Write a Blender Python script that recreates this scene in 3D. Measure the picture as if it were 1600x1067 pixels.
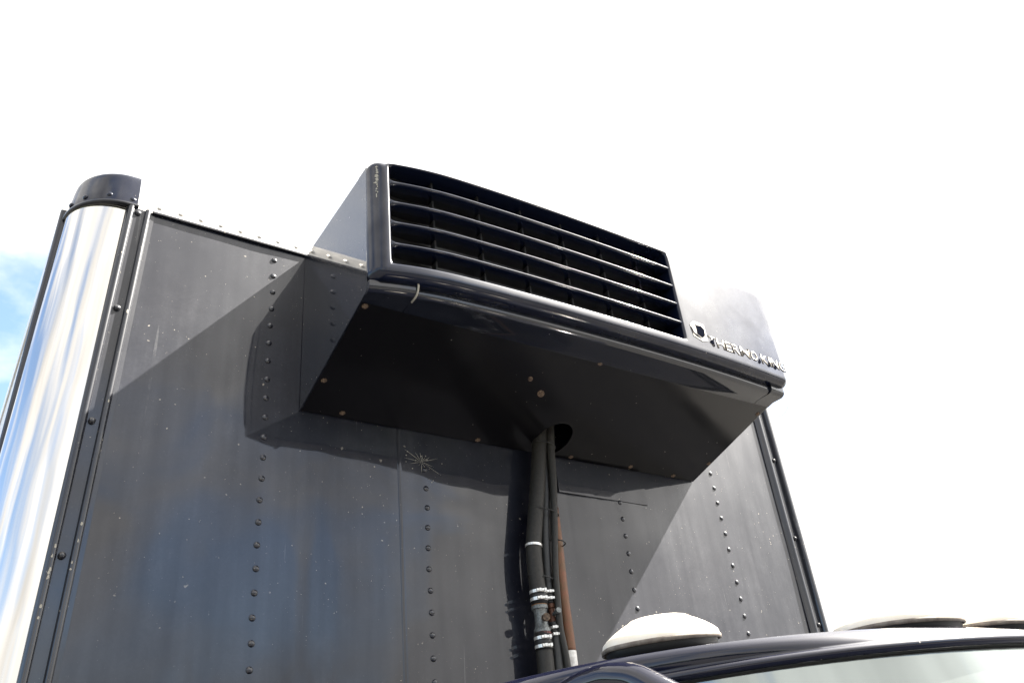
import bpy, bmesh, math, random
from mathutils import Matrix, Vector, noise
random.seed(7)
scene = bpy.context.scene
for o in list(bpy.data.objects): bpy.data.objects.remove(o)
C = scene.collection

# ------------------------------------------------------------------ camera
cam_d = bpy.data.cameras.new('camera'); cam = bpy.data.objects.new('camera', cam_d); C.objects.link(cam)
CAM = Vector((-0.591, -1.736, -1.188))
cam.matrix_world = Matrix(((0.832969, -0.215807, -0.5095, CAM.x), (-0.544319, -0.484998, -0.684466, CAM.y),
                           (-0.099394, 0.84747, -0.521456, CAM.z), (0, 0, 0, 1)))
cam_d.sensor_width = 36; cam_d.lens = 29.53; cam_d.clip_start = 0.05; cam_d.clip_end = 4000
scene.camera = cam

# ------------------------------------------------------------------ world, sun, exposure
SUN = Vector((0.614, -0.24, 0.752)).normalized()
CLOUD_LOW, CLOUD_NEAR_SUN, SKY_STRENGTH, SUN_STRENGTH = 0.235, 0.72, 0.058, 5.0
w = bpy.data.worlds.new('World'); scene.world = w; w.use_nodes = True
nt = w.node_tree; nt.nodes.clear(); N = nt.nodes; LK = nt.links
def nn(t, **kw):
    n = N.new(t)
    for k, v in kw.items(): setattr(n, k, v)
    return n
out = nn('ShaderNodeOutputWorld')
sky = nn('ShaderNodeTexSky', sky_type='NISHITA', sun_disc=False)
sky.sun_elevation = math.asin(SUN.z); sky.sun_rotation = math.atan2(SUN.x, SUN.y)
bg1 = nn('ShaderNodeBackground'); bg1.inputs['Strength'].default_value = SKY_STRENGTH
LK.new(sky.outputs[0], bg1.inputs['Color'])
tc = nn('ShaderNodeTexCoord')
nz = nn('ShaderNodeTexNoise'); nz.inputs['Scale'].default_value = 2.1; nz.inputs['Detail'].default_value = 7; nz.inputs['Roughness'].default_value = 0.55
mp = nn('ShaderNodeMapping'); mp.inputs['Location'].default_value = (0.4, 1.7, 0.3); mp.inputs['Scale'].default_value = (1, 1, 1.6)
LK.new(tc.outputs['Generated'], mp.inputs['Vector']); LK.new(mp.outputs[0], nz.inputs['Vector'])
dot = nn('ShaderNodeVectorMath', operation='DOT_PRODUCT'); dot.inputs[1].default_value = SUN
LK.new(tc.outputs['Generated'], dot.inputs[0])
# more cloud towards the sun, more gaps away from it
bias = nn('ShaderNodeMath', operation='MULTIPLY_ADD'); bias.inputs[1].default_value = 0.17; bias.inputs[2].default_value = -0.015
LK.new(dot.outputs['Value'], bias.inputs[0])
add = nn('ShaderNodeMath', operation='ADD'); LK.new(nz.outputs['Fac'], add.inputs[0]); LK.new(bias.outputs[0], add.inputs[1])
cr = nn('ShaderNodeValToRGB'); cr.color_ramp.elements[0].position = 0.40; cr.color_ramp.elements[1].position = 0.565
LK.new(add.outputs[0], cr.inputs['Fac'])
# cloud brightness: forward scattering round the sun
pw0 = nn('ShaderNodeMath', operation='MAXIMUM'); pw0.inputs[1].default_value = 0.0; LK.new(dot.outputs['Value'], pw0.inputs[0])
pw = nn('ShaderNodeMath', operation='POWER'); pw.inputs[1].default_value = 9.0; LK.new(pw0.outputs[0], pw.inputs[0])
nz2 = nn('ShaderNodeTexNoise'); nz2.inputs['Scale'].default_value = 3.4; nz2.inputs['Detail'].default_value = 6
LK.new(mp.outputs[0], nz2.inputs['Vector'])
mr = nn('ShaderNodeMapRange'); mr.inputs['From Min'].default_value = 0.3; mr.inputs['From Max'].default_value = 0.7
mr.inputs['To Min'].default_value = 0.72; mr.inputs['To Max'].default_value = 1.3; LK.new(nz2.outputs['Fac'], mr.inputs['Value'])
m1 = nn('ShaderNodeMath', operation='MULTIPLY_ADD'); m1.inputs[1].default_value = CLOUD_NEAR_SUN; m1.inputs[2].default_value = CLOUD_LOW
LK.new(pw.outputs[0], m1.inputs[0])
m2 = nn('ShaderNodeMath', operation='MULTIPLY'); LK.new(m1.outputs[0], m2.inputs[0]); LK.new(mr.outputs[0], m2.inputs[1])
bg2 = nn('ShaderNodeBackground'); bg2.inputs['Color'].default_value = (1.0, 0.972, 0.935, 1); LK.new(m2.outputs[0], bg2.inputs['Strength'])
mx = nn('ShaderNodeMixShader'); LK.new(cr.outputs['Color'], mx.inputs[0]); LK.new(bg1.outputs[0], mx.inputs[1]); LK.new(bg2.outputs[0], mx.inputs[2])
LK.new(mx.outputs[0], out.inputs['Surface'])

sd = bpy.data.lights.new('sun', 'SUN'); sun = bpy.data.objects.new('sun', sd); C.objects.link(sun)
sd.energy = SUN_STRENGTH; sd.angle = math.radians(0.53); sd.color = (1, 0.95, 0.87)
sun.rotation_euler = SUN.to_track_quat('Z', 'Y').to_euler()
scene.view_settings.view_transform = 'Standard'; scene.view_settings.look = 'None'
scene.view_settings.exposure = 2.9; scene.view_settings.gamma = 1; scene.view_settings.use_curve_mapping = False
scene.render.engine = 'CYCLES'
scene.cycles.max_bounces = 8; scene.cycles.sample_clamp_indirect = 6

# ------------------------------------------------------------------ materials
def mat(name, base=(0.5, 0.5, 0.5), rough=0.5, metal=0.0, coat=0.0, coat_rough=0.05, spec=0.5):
    m = bpy.data.materials.new(name); m.use_nodes = True
    b = m.node_tree.nodes['Principled BSDF']
    b.inputs['Base Color'].default_value = (*base, 1); b.inputs['Roughness'].default_value = rough
    b.inputs['Metallic'].default_value = metal; b.inputs['Coat Weight'].default_value = coat
    b.inputs['Coat Roughness'].default_value = coat_rough; b.inputs['Specular IOR Level'].default_value = spec
    return m
class NT:
    def __init__(s, m):
        s.t = m.node_tree; s.b = s.t.nodes['Principled BSDF']; s.co = s.t.nodes.new('ShaderNodeTexCoord').outputs['Object']
    def n(s, t, **kw):
        x = s.t.nodes.new(t)
        for k, v in kw.items():
            if hasattr(x, k): setattr(x, k, v)
            else: x.inputs[k.replace('_', ' ')].default_value = v
        return x
    def link(s, a, b): s.t.links.new(a, b)
    def map(s, scale=(1, 1, 1), loc=(0, 0, 0)):
        m = s.n('ShaderNodeMapping'); m.inputs['Scale'].default_value = scale; m.inputs['Location'].default_value = loc
        s.link(s.co, m.inputs['Vector']); return m.outputs[0]
    def noise(s, scale, detail=5, vec=None, rough=0.55):
        x = s.n('ShaderNodeTexNoise', Scale=scale, Detail=detail, Roughness=rough); s.link(vec or s.co, x.inputs['Vector']); return x.outputs['Fac']
    def ramp(s, v, stops):
        r = s.n('ShaderNodeValToRGB'); e = r.color_ramp.elements
        while len(e) < len(stops): e.new(0.5)
        for i, (p, c) in enumerate(stops):
            e[i].position = p; e[i].color = (*c, 1) if isinstance(c, tuple) else (c, c, c, 1)
        s.link(v, r.inputs['Fac']); return r.outputs['Color']
    def mix(s, f, a, b, mode='MIX'):
        x = s.n('ShaderNodeMix', data_type='RGBA', blend_type=mode)
        for i, v in ((0, f), (6, a), (7, b)):
            if isinstance(v, (float, int)): x.inputs[i].default_value = v
            elif isinstance(v, tuple): x.inputs[i].default_value = (*v, 1)
            else: s.link(v, x.inputs[i])
        return x.outputs[2]
    def math(s, op, a, b=0.0):
        x = s.n('ShaderNodeMath', operation=op)
        for i, v in enumerate((a, b)):
            if isinstance(v, (float, int)): x.inputs[i].default_value = v
            else: s.link(v, x.inputs[i])
        return x.outputs[0]
    def bump(s, h, strength, dist, coat=False):
        x = s.n('ShaderNodeBump', Strength=strength, Distance=dist); s.link(h, x.inputs['Height'])
        s.link(x.outputs[0], s.b.inputs['Normal'])
        if coat: s.link(x.outputs[0], s.b.inputs['Coat Normal'])

def specks(t, scale, thr, seed=0.0):
    """sparse small irregular spots: 1 inside a spot"""
    wob = t.n('ShaderNodeTexNoise', Scale=scale * 2.2, Detail=3.0); t.link(t.co, wob.inputs['Vector'])
    mv = t.n('ShaderNodeVectorMath', operation='SCALE'); t.link(wob.outputs['Color'], mv.inputs[0]); mv.inputs['Scale'].default_value = 0.5 / scale
    ad = t.n('ShaderNodeVectorMath', operation='ADD'); t.link(t.map(loc=(seed, seed * 1.3, -seed)), ad.inputs[0]); t.link(mv.outputs[0], ad.inputs[1])
    v = t.n('ShaderNodeTexVoronoi', Scale=scale); t.link(ad.outputs[0], v.inputs['Vector'])
    sp = t.n('ShaderNodeSeparateColor'); t.link(v.outputs['Color'], sp.inputs[0])
    rad = t.math('MULTIPLY', t.math('POWER', sp.outputs[0], 5.0), thr)
    return t.ramp(t.math('SUBTRACT', rad, v.outputs['Distance']), [(0.0, 0.0), (0.03, 1.0)])

# weathered dark blue paint of the box
def wall_paint(name, base=(0.002, 0.003, 0.009), dust=(0.078, 0.082, 0.100), amount=0.30):
    m = mat(name, base, 0.5); t = NT(m)
    big = t.noise(2.6, 6, rough=0.62); streak = t.noise(11, 6, t.map((3.0, 3.0, 0.16))); fine = t.noise(150, 5, rough=0.75); mid = t.noise(17, 6, rough=0.7)
    d = t.math('MULTIPLY', t.ramp(big, [(0.38, 0.10), (0.62, 1.0)]), t.ramp(streak, [(0.35, 0.35), (0.68, 1.0)]))
    d = t.math('MULTIPLY', d, t.ramp(mid, [(0.36, 0.35), (0.66, 1.0)]))
    d = t.math('MULTIPLY', d, t.ramp(fine, [(0.35, 0.45), (0.68, 1.0)]))
    c = t.mix(t.math('MULTIPLY', d, amount), base, dust)
    tint = t.noise(3.3, 3, t.map((1, 1, 0.7), (5, 2, 1)))
    c = t.mix(t.math('MULTIPLY', t.ramp(tint, [(0.45, 0.0), (0.75, 1.0)]), 0.3), c, (0.004, 0.007, 0.014))
    s1 = specks(t, 30, 0.13, 3.1); s2 = specks(t, 90, 0.20, 9.7); s3 = specks(t, 9, 0.045, 1.3)
    gate = t.ramp(t.noise(7.0, 5, t.map(loc=(3, 3, 9)), rough=0.7), [(0.46, 0.05), (0.58, 1.0)])
    s4 = specks(t, 210, 0.17, 5.5); s2 = t.math('MAXIMUM', s2, s4)
    sa = t.math('MULTIPLY', t.math('MAXIMUM', t.math('MAXIMUM', s1, s2), s3), gate)
    scr = t.ramp(t.noise(60, 1, t.map((1.0, 1.0, 0.035), (1, 2, 3))), [(0.735, 0.0), (0.75, 1.0)])
    c = t.mix(t.math('MULTIPLY', t.math('MULTIPLY', scr, gate), 0.25), c, (0.2, 0.2, 0.2))
    c = t.mix(t.math('MULTIPLY', sa, 0.8), c, (0.34, 0.31, 0.26))
    t.link(c, t.b.inputs['Base Color'])
    t.link(t.ramp(d, [(0.0, 0.42), (0.8, 0.60)]), t.b.inputs['Roughness']); t.b.inputs['Specular IOR Level'].default_value = 0.22; t.b.inputs['Coat IOR'].default_value = 1.60
    t.link(t.ramp(t.math('ADD', t.math('MULTIPLY', t.noise(3.1, 5, t.map((1, 1, .55), (2, 0, 5))), 0.75), t.math('MULTIPLY', streak, 0.25)), [(0.36, 0.50), (0.62, 0.92)]), t.b.inputs['Coat Weight'])
    t.link(t.ramp(t.math('ADD', d, t.math('MULTIPLY', fine, 0.2)), [(0.1, 0.025), (0.9, 0.07)]), t.b.inputs['Coat Roughness'])
    t.bump(t.math('ADD', t.math('MULTIPLY', fine, 0.3), sa), 0.18, 0.0006)
    return m
M_wall = wall_paint('weathered_navy_wall_paint')
M_trim = wall_paint('weathered_navy_trim_paint', (0.005, 0.006, 0.011), (0.085, 0.085, 0.088), 0.20)

def gloss_navy(name, base, rough=0.08, dusty=0.12, wob=0.15, chips=True):
    m = mat(name, base, 0.42, coat=1.0, coat_rough=rough, spec=0.06); t = NT(m)
    f = t.noise(120, 5, rough=0.7); g = t.noise(5, 5)
    d = t.math('MULTIPLY', t.ramp(f, [(0.35, 0.2), (0.75, 1.0)]), t.ramp(g, [(0.35, 0.2), (0.7, 1.0)]))
    c = t.mix(t.math('MULTIPLY', d, dusty), base, (0.16, 0.15, 0.14))
    if chips:
        s = t.math('MAXIMUM', specks(t, 60, 0.10, 2.2), specks(t, 17, 0.035, 7.1))
        c = t.mix(t.math('MULTIPLY', s, 0.75), c, (0.42, 0.38, 0.33))
    t.link(c, t.b.inputs['Base Color'])
    t.link(t.ramp(d, [(0.0, rough * 0.6), (1.0, rough * 1.6)]), t.b.inputs['Coat Roughness'])
    b = t.n('ShaderNodeBump', Strength=wob, Distance=0.004); t.link(t.noise(7, 2), b.inputs['Height'])
    t.link(b.outputs[0], t.b.inputs['Coat Normal'])
    return m
M_cover = gloss_navy('glossy_navy_cover', (0.0025, 0.005, 0.016), 0.06, 0.02, 0.05)
M_louver = gloss_navy('glossy_navy_louver', (0.0025, 0.005, 0.016), 0.07, 0.01, 0.0, False)
tc_ = NT(M_cover); mm = tc_.ramp(tc_.noise(9, 6, rough=0.7), [(0.38, 0.035), (0.66, 0.17)]); tc_.link(mm, tc_.b.inputs['Coat Roughness'])
mm = tc_.ramp(tc_.noise(6, 5, tc_.map(loc=(4, 1, 2)), rough=0.65), [(0.38, 0.55), (0.62, 1.0)]); tc_.link(mm, tc_.b.inputs['Coat Weight'])
M_shell = gloss_navy('navy_shell_panel', (0.006, 0.008, 0.014), 0.06, 0.07, 0.10)
M_shell.node_tree.nodes['Principled BSDF'].inputs['Coat IOR'].default_value = 1.6
M_under = gloss_navy('black_underside_panel', (0.004, 0.004, 0.005), 0.15, 0.012, 0.10); M_under.node_tree.nodes['Principled BSDF'].inputs['Coat Weight'].default_value = 0.72
M_cab = gloss_navy('glossy_navy_cab_paint', (0.003, 0.004, 0.014), 0.06, 0.03, 0.05)
M_black = mat('black_rubber', (0.012, 0.012, 0.012), 0.5)
M_inside = mat('dark_inside', (0.006, 0.006, 0.006), 0.8)

# polished stainless corner
M_chrome = mat('polished_stainless', (0.60, 0.585, 0.555), 0.07, 1.0); t = NT(M_chrome)
st = t.noise(60, 4, t.map((1, 1, 0.03))); t.link(t.ramp(st, [(0.3, 0.05), (0.7, 0.13)]), t.b.inputs['Roughness'])
lowf = t.noise(3.0, 2, t.map((2.2, 2.2, 0.8)))
sc = t.ramp(t.noise(30, 2, t.map((1, 1, 7))), [(0.74, 0.0), (0.78, 1.0)])
t.link(t.mix(t.math('MULTIPLY', sc, 0.25), (0.60, 0.585, 0.555), (0.45, 0.42, 0.4)), t.b.inputs['Base Color'])
t.bump(t.math('ADD', lowf, t.math('MULTIPLY', st, 0.01)), 0.22, 0.02)
M_alu = mat('aluminium_rail', (0.72, 0.70, 0.66), 0.38, 0.85); t = NT(M_alu)
t.link(t.ramp(t.noise(70, 5), [(0.3, 0.28), (0.7, 0.5)]), t.b.inputs['Roughness'])

def speckled(name, a, b, scale=200, lo=0.35, hi=0.65, rough=0.6, metal=0.0, bump=0.3, dist=0.0006):
    m = mat(name, a, rough, metal); t = NT(m); f = t.noise(scale, 6, rough=0.7)
    t.link(t.ramp(f, [(lo, a), (hi, b)]), t.b.inputs['Base Color']); t.bump(f, bump, dist); return m
M_hose = speckled('dusty_rubber_hose', (0.008, 0.008, 0.007), (0.028, 0.025, 0.020), 130, 0.3, 0.75, 0.62, dist=0.0008)
M_hose2 = speckled('grey_rubber_hose', (0.011, 0.012, 0.013), (0.026, 0.027, 0.027), 150, 0.3, 0.75, 0.45)
M_rod = speckled('oxidised_copper', (0.095, 0.062, 0.028), (0.165, 0.066, 0.036), 24, 0.35, 0.6, 0.5, 0.35)
M_copper = speckled('brown_copper', (0.08, 0.032, 0.018), (0.16, 0.075, 0.045), 160, 0.35, 0.7, 0.5, 0.4)
M_zinc = speckled('galvanised_valve', (0.09, 0.10, 0.097), (0.24, 0.25, 0.245), 220, 0.35, 0.65, 0.5, 0.5)
M_band = speckled('steel_band', (0.62, 0.60, 0.56), (0.85, 0.84, 0.80), 90, 0.3, 0.6, 0.32, 0.6, 0.1)
M_rust = speckled('rusty_steel', (0.035, 0.020, 0.013), (0.24, 0.17, 0.11), 160, 0.42, 0.68, 0.75)
M_ring = mat('dull_red_ring', (0.16, 0.045, 0.04), 0.6); M_amberring = mat('ochre_ring', (0.25, 0.12, 0.04), 0.6)
M_white = speckled('white_tape', (0.55, 0.53, 0.50), (0.75, 0.74, 0.71), 80, 0.4, 0.6, 0.6)
M_lens = speckled('sun_bleached_lens', (0.80, 0.70, 0.56), (0.90, 0.84, 0.74), 14, 0.35, 0.65, 0.34, 0, 0.05)
M_skirt = speckled('grimy_lamp_base', (0.085, 0.066, 0.050), (0.20, 0.17, 0.14), 70, 0.35, 0.62, 0.6)
M_letter = speckled('faded_silver_lettering', (0.13, 0.12, 0.10), (0.34, 0.31, 0.27), 240, 0.4, 0.6, 0.4, 0.1)
M_scr = mat('pale_scratch', (0.33, 0.31, 0.26), 0.8)
M_fin = mat('condenser_fins', (0.05, 0.042, 0.034), 0.6, 0.3); t = NT(M_fin)
wv = t.n('ShaderNodeTexWave', wave_type='BANDS', bands_direction='X', Scale=95.0, Distortion=0.6); t.link(t.co, wv.inputs['Vector'])
t.link(t.mix(t.ramp(t.noise(12, 4), [(0.35, 0.0), (0.7, 1.0)]), t.ramp(wv.outputs['Fac'], [(0.2, (0.03, 0.027, 0.022)), (0.8, (0.34, 0.29, 0.22))]), (0.03, 0.022, 0.015)), t.b.inputs['Base Color'])
t.bump(wv.outputs['Fac'], 0.6, 0.002)
M_glass = mat('reflective_windscreen_glass', (0.30, 0.33, 0.32), 0.02, 0.85)
M_side = speckled('white_box_side', (0.62, 0.62, 0.62), (0.72, 0.72, 0.70), 8, 0.3, 0.7, 0.5)
M_tyre = mat('tyre_rubber', (0.02, 0.02, 0.02), 0.8); M_rim = mat('steel_rim', (0.5, 0.5, 0.5), 0.35, 0.8)
M_ground = speckled('worn_asphalt', (0.035, 0.034, 0.033), (0.075, 0.072, 0.068), 60, 0.3, 0.7, 0.9)

# ------------------------------------------------------------------ mesh helpers
def link(name, bm, m, parent=None, smooth=False, label=None, angle=None):
    me = bpy.data.meshes.new(name); bmesh.ops.recalc_face_normals(bm, faces=bm.faces)
    if smooth or angle:
        for f in bm.faces: f.smooth = True
    if angle:
        for e in bm.edges:
            if len(e.link_faces) == 2 and e.calc_face_angle(0) > math.radians(angle): e.smooth = False
    bm.to_mesh(me); bm.free(); me.materials.append(m)
    o = bpy.data.objects.new(name, me); C.objects.link(o)
    if parent: o.parent = parent
    if label: o['label'] = label
    return o
def empty(name, label, cat, group=None):
    o = bpy.data.objects.new(name, None); C.objects.link(o); o.empty_display_size = 0.1
    o['label'] = label; o['category'] = cat
    if group: o['group'] = group
    return o
def box(bm, x0, x1, y0, y1, z0, z1, bevel=0.0):
    g = bmesh.ops.create_cube(bm, size=1)
    for v in g['verts']:
        v.co = Vector(((x0 + x1) / 2 + v.co.x * (x1 - x0), (y0 + y1) / 2 + v.co.y * (y1 - y0), (z0 + z1) / 2 + v.co.z * (z1 - z0)))
    if bevel:
        es = list({e for v in g['verts'] for e in v.link_edges})
        bmesh.ops.bevel(bm, geom=es, offset=bevel, segments=2, profile=0.5, affect='EDGES')
    return g
def grid(bm, rows, close_u=False, close_v=False):
    """rows: list of lists of points -> quads"""
    vs = [[bm.verts.new(p) for p in r] for r in rows]
    nr, nc = len(vs), len(vs[0])
    for i in range(nr if close_u else nr - 1):
        for j in range(nc if close_v else nc - 1):
            a, b, c, d = vs[i][j], vs[i][(j + 1) % nc], vs[(i + 1) % nr][(j + 1) % nc], vs[(i + 1) % nr][j]
            try: bm.faces.new((a, b, c, d))
            except ValueError: pass
    return vs
def catmull(pts, n=8):
    P = [Vector(p) for p in pts]; P = [P[0] * 2 - P[1]] + P + [P[-1] * 2 - P[-2]]; o = []
    for i in range(1, len(P) - 2):
        for k in range(n):
            t_ = k / n; a, b, c, d = P[i - 1:i + 3]
            o.append(0.5 * ((2 * b) + (c - a) * t_ + (2 * a - 5 * b + 4 * c - d) * t_ ** 2 + (3 * b - a - 3 * c + d) * t_ ** 3))
    o.append(P[-2]); return o
def tube(bm, pts, r, seg=16, cap=True):
    """r: float or function of 0..1"""
    rows = []; n = len(pts); up = Vector((0, 1, 0.01))
    for i, p in enumerate(pts):
        tdir = (pts[min(i + 1, n - 1)] - pts[max(i - 1, 0)]).normalized()
        a = tdir.cross(up)
        if a.length < 1e-3: a = tdir.cross(Vector((1, 0, 0)))
        a.normalize(); b = tdir.cross(a)
        rr = r(i / (n - 1)) if callable(r) else r
        rows.append([p + (a * math.cos(2 * math.pi * k / seg) + b * math.sin(2 * math.pi * k / seg)) * rr for k in range(seg)])
    vs = grid(bm, rows, close_v=True)
    if cap: bm.faces.new(vs[0]); bm.faces.new(vs[-1])
    return vs
def prism(bm, poly, axis, a, b):
    """extrude 2D polygon; axis 'x': poly=(y,z), 'y': poly=(x,z), 'z': poly=(x,y)"""
    f = {'x': lambda p, h: (h, p[0], p[1]), 'y': lambda p, h: (p[0], h, p[1]), 'z': lambda p, h: (p[0], p[1], h)}[axis]
    A = [bm.verts.new(f(p, a)) for p in poly]; B = [bm.verts.new(f(p, b)) for p in poly]
    bm.faces.new(A); bm.faces.new(B)
    for i in range(len(poly)): bm.faces.new((A[i], A[(i + 1) % len(poly)], B[(i + 1) % len(poly)], B[i]))
def dome(bm, c, r, h, nrm=Vector((0, -1, 0)), seg=12, rings=4, sx=1.0, sy=1.0):
    nrm = nrm.normalized(); a = nrm.orthogonal().normalized(); b = nrm.cross(a); rows = []
    for i in range(rings):
        th = math.pi / 2 * i / rings
        rows.append([c + (a * math.cos(2 * math.pi * k / seg) * sx + b * math.sin(2 * math.pi * k / seg) * sy) * r * math.cos(th) + nrm * h * math.sin(th) for k in range(seg)])
    vs = grid(bm, rows, close_v=True); top = bm.verts.new(c + nrm * h)
    for k in range(seg): bm.faces.new((vs[-1][k], vs[-1][(k + 1) % seg], top))
    bm.faces.new(vs[0])
def dup(o, loc, parent, rot=None):
    c = o.copy(); C.objects.link(c); c.parent = parent; c.location = loc
    if rot: c.rotation_euler = rot
    return c

# ------------------------------------------------------------------ ground
GZ = -3.05
bm = bmesh.new(); grid(bm, [[(-900 + 1800 * i / 8, -900 + 1800 * j / 8, GZ) for i in range(9)] for j in range(9)])
g = link('ground', bm, M_ground); g['kind'] = 'structure'

# unseen tree belt added all round so the glossy paint mirrors a dark horizon
M_added_belt = speckled('added_belt_foliage', (0.020, 0.032, 0.012), (0.05, 0.065, 0.03), 0.8, 0.35, 0.65, 0.9)
bm = bmesh.new(); rows = []
for lev in range(7):
    row = []
    for k in range(360):
        a = 2 * math.pi * k / 360; dx, dy = math.cos(a), math.sin(a)
        R_ = 42 + 6 * noise.noise(Vector((dx * 3, dy * 3, 1.0))) + 1.6 * noise.noise(Vector((dx * 22, dy * 22, lev * .9))) - 3.0 * math.sin(lev / 6 * math.pi) + (lev == 6) * 5
        H = (5.0 + 2.0 * max(0, -dy)) * (1 + .30 * noise.noise(Vector((dx * 9, dy * 9, 7.0))) + .16 * noise.noise(Vector((dx * 34, dy * 34, 3.0))))
        row.append((R_ * dx, R_ * dy, GZ - .1 + H * min(1, lev / 5.4)))
    rows.append(row)
grid(bm, rows, close_v=True); tl = link('added_tree_belt', bm, M_added_belt); tl['kind'] = 'stuff'

# ================================================================== the truck
truck = empty('box_truck', 'dark blue box truck with riveted front wall, polished corner post and cab marker lights', 'truck')
XL, XR, ZT = -0.343, 1.739, 0.233
COLS = [-0.036, 0.379, 1.021, 1.443]
def wallY(x, z):
    """slightly wavy sheet: oil-canning between the riveted posts"""
    y = 0.0024 * noise.noise(Vector((x * 3.0, 4.1, z * 2.2))) + 0.0010 * noise.noise(Vector((x * 8, 9.1, z * 5)))
    for cx in COLS: y -= 0.00035 * math.exp(-((x - cx) / 0.035) ** 2)
    y += 0.0010 * math.exp(-((x - 0.09) / 0.03) ** 2) * min(1, max(0, (-0.2 - z) / 0.3))
    y -= 0.0042 * math.exp(-((z + .44) / .11) ** 2) * (math.exp(-((x - .47) / .20) ** 2) + .8 * math.exp(-((x - .98) / .16) ** 2))
    y -= 0.0021 * math.exp(-((x + .135) / .075) ** 2) * math.exp(-((z + .16) / .17) ** 2)
    return y + 0.001
def wall_panel(x0, x1, off, label):
    bm = bmesh.new(); nx = int((x1 - x0) / 0.012); nz_ = 150; rows = []
    for j in range(nz_ + 1):
        z = -1.55 + (ZT + 1.55) * j / nz_
        rows.append([(x0 + (x1 - x0) * i / nx, wallY(x0 + (x1 - x0) * i / nx, z) - off, z) for i in range(nx + 1)])
    vs = grid(bm, rows)
    # returned edges give the sheet its thickness
    for col in (0, -1):
        back = [bm.verts.new(r[col].co + Vector((0, 0.012, 0))) for r in vs]
        for j in range(len(back) - 1): bm.faces.new((vs[j][col], vs[j + 1][col], back[j + 1], back[j]))
    return link('front_panel', bm, M_wall, truck, smooth=True, label=label)
pan1 = wall_panel(-0.40, 0.315, 0.0, None)
pan2 = wall_panel(0.303, 1.79, 0.0003, None)
bm = bmesh.new(); dome(bm, Vector((0, 0, 0)), 0.0074, 0.0038, seg=14, rings=4)
rv0 = None
me_r = None
for ci, cx in enumerate(COLS):
    z = 0.196; 
    if ci == 1: z = -0.20
    if ci == 2: z = -0.236
    if ci == 3: z = 0.170
    z0 = {0: 0.196, 1: -0.3317, 2: -0.3388, 3: -0.1861}[ci]
    k = 0
    while True:
        zz = z0 - 0.0508 * k; k += 1
        if zz < -1.0: break
        if rv0 is None:
            rv0 = link('rivet', bm, M_wall, pan1, smooth=True); rv0.location = (cx, wallY(cx, zz), zz); continue
        xx = cx + random.uniform(-.0012, .0012)
        o = dup(rv0, (xx, wallY(xx, zz) - (0.0003 if ci else 0), zz), pan1 if ci == 0 else pan2, (0, random.uniform(-3, 3), 0))
        if ci == 0 and zz > -.02: pass
# spider-shaped scrape and lap-edge patch on the wall
def strip(bm, a, b, w, y):
    a = Vector(a); b = Vector(b); d = (b - a).normalized(); n_ = Vector((-d.y, d.x)) * w
    q = [a + n_ * .3, a - n_ * .3, b - n_ * .1, b + n_ * .1]; m_ = (a + b) / 2
    q = [a + n_ * .4, m_ + n_, b, m_ - n_]
    prism(bm, [(p.x, p.y) for p in q], 'y', y, y - 0.0004)
bm = bmesh.new(); cx, cz = 0.371, -0.312
ys = wallY(cx, cz) - 0.0022
for a_, l_ in ((150, .055), (128, .03), (20, .05), (35, .03), (-15, .035), (-28, .062), (-60, .025), (-95, .03), (-130, .02), (-165, .035), (80, .02), (100, .026), (55, .018), (175, .05)):
    rr = math.radians(a_); strip(bm, (cx + .002 * math.cos(rr), cz + .002 * math.sin(rr)), (cx + l_ * math.cos(rr), cz + l_ * math.sin(rr)), random.uniform(.0002, .0006), ys - random.uniform(0, .0003))
for q in range(26):
    a_ = random.uniform(0, 6.28); rr = random.expovariate(60); px, pz = cx + rr * math.cos(a_), cz + rr * math.sin(a_) * .8; wd = random.uniform(.0006, .002)
    prism(bm, [(px - wd, pz), (px - wd * .2, pz - wd), (px + wd, pz + wd * .2), (px, pz + wd * .9)], 'y', ys, ys - .0004 - .00001 * q)
link('scrape_mark', bm, M_scr, truck, label='pale star-shaped scrape below the cooling unit')
# narrow sealing flange of the unit, lying on the wall under its right half
bm = bmesh.new(); box(bm, 0.80, 1.13, -0.004, 0.0, -0.335, -0.24); link('backing_plate', bm, M_wall, truck)

# bottom part of the box, sides, roof, back
def body(name, m, *b, bev=0.0):
    bm = bmesh.new(); box(bm, *b, bevel=bev); return link(name, bm, m, truck)
body('lower_front_panel', M_wall, XL, XR, 0.002, 0.02, -2.20, -1.552)
body('side_wall', M_side, -0.524, -0.512, 0.16, 6.2, -2.2, 0.235)
body('side_wall', M_side, 1.908, 1.920, 0.16, 6.2, -2.2, 0.235)
body('roof_panel', M_alu, -0.44, 1.84, 0.098, 6.2, 0.3235, 0.3315)
body('rear_wall', M_side, -0.51, 1.906, 6.19, 6.20, -2.2, 0.29)
body('box_floor', M_black, -0.50, 1.90, 0.03, 6.18, -2.30, -2.202)
for sx in (-0.53, 1.905): body('roof_side_rail', M_alu, sx, sx + 0.022, 0.165, 6.2, 0.237, 0.323, bev=.004)

# polished corner posts (quarter cylinders)
def corner_post(cx, sgn, label):
    bm = bmesh.new(); r = 0.117; rows = []
    for j in range(41):
        z = -2.2 + (0.2405 + 2.2) * j / 40; dx = 0.030 * (z - 0.236) if sgn < 0 else 0.0
        rows.append([(cx + dx + sgn * r * math.sin(a), 0.117 - r * math.cos(a) + 0.001, z) for a in [math.pi / 2 * i / 28 for i in range(29)]])
    grid(bm, rows); return link('corner_post', bm, M_chrome, truck, smooth=True, label=label)
corner_post(-0.404, -1, 'polished stainless left corner post'); corner_post(1.800, 1, 'polished stainless right corner post')
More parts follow.
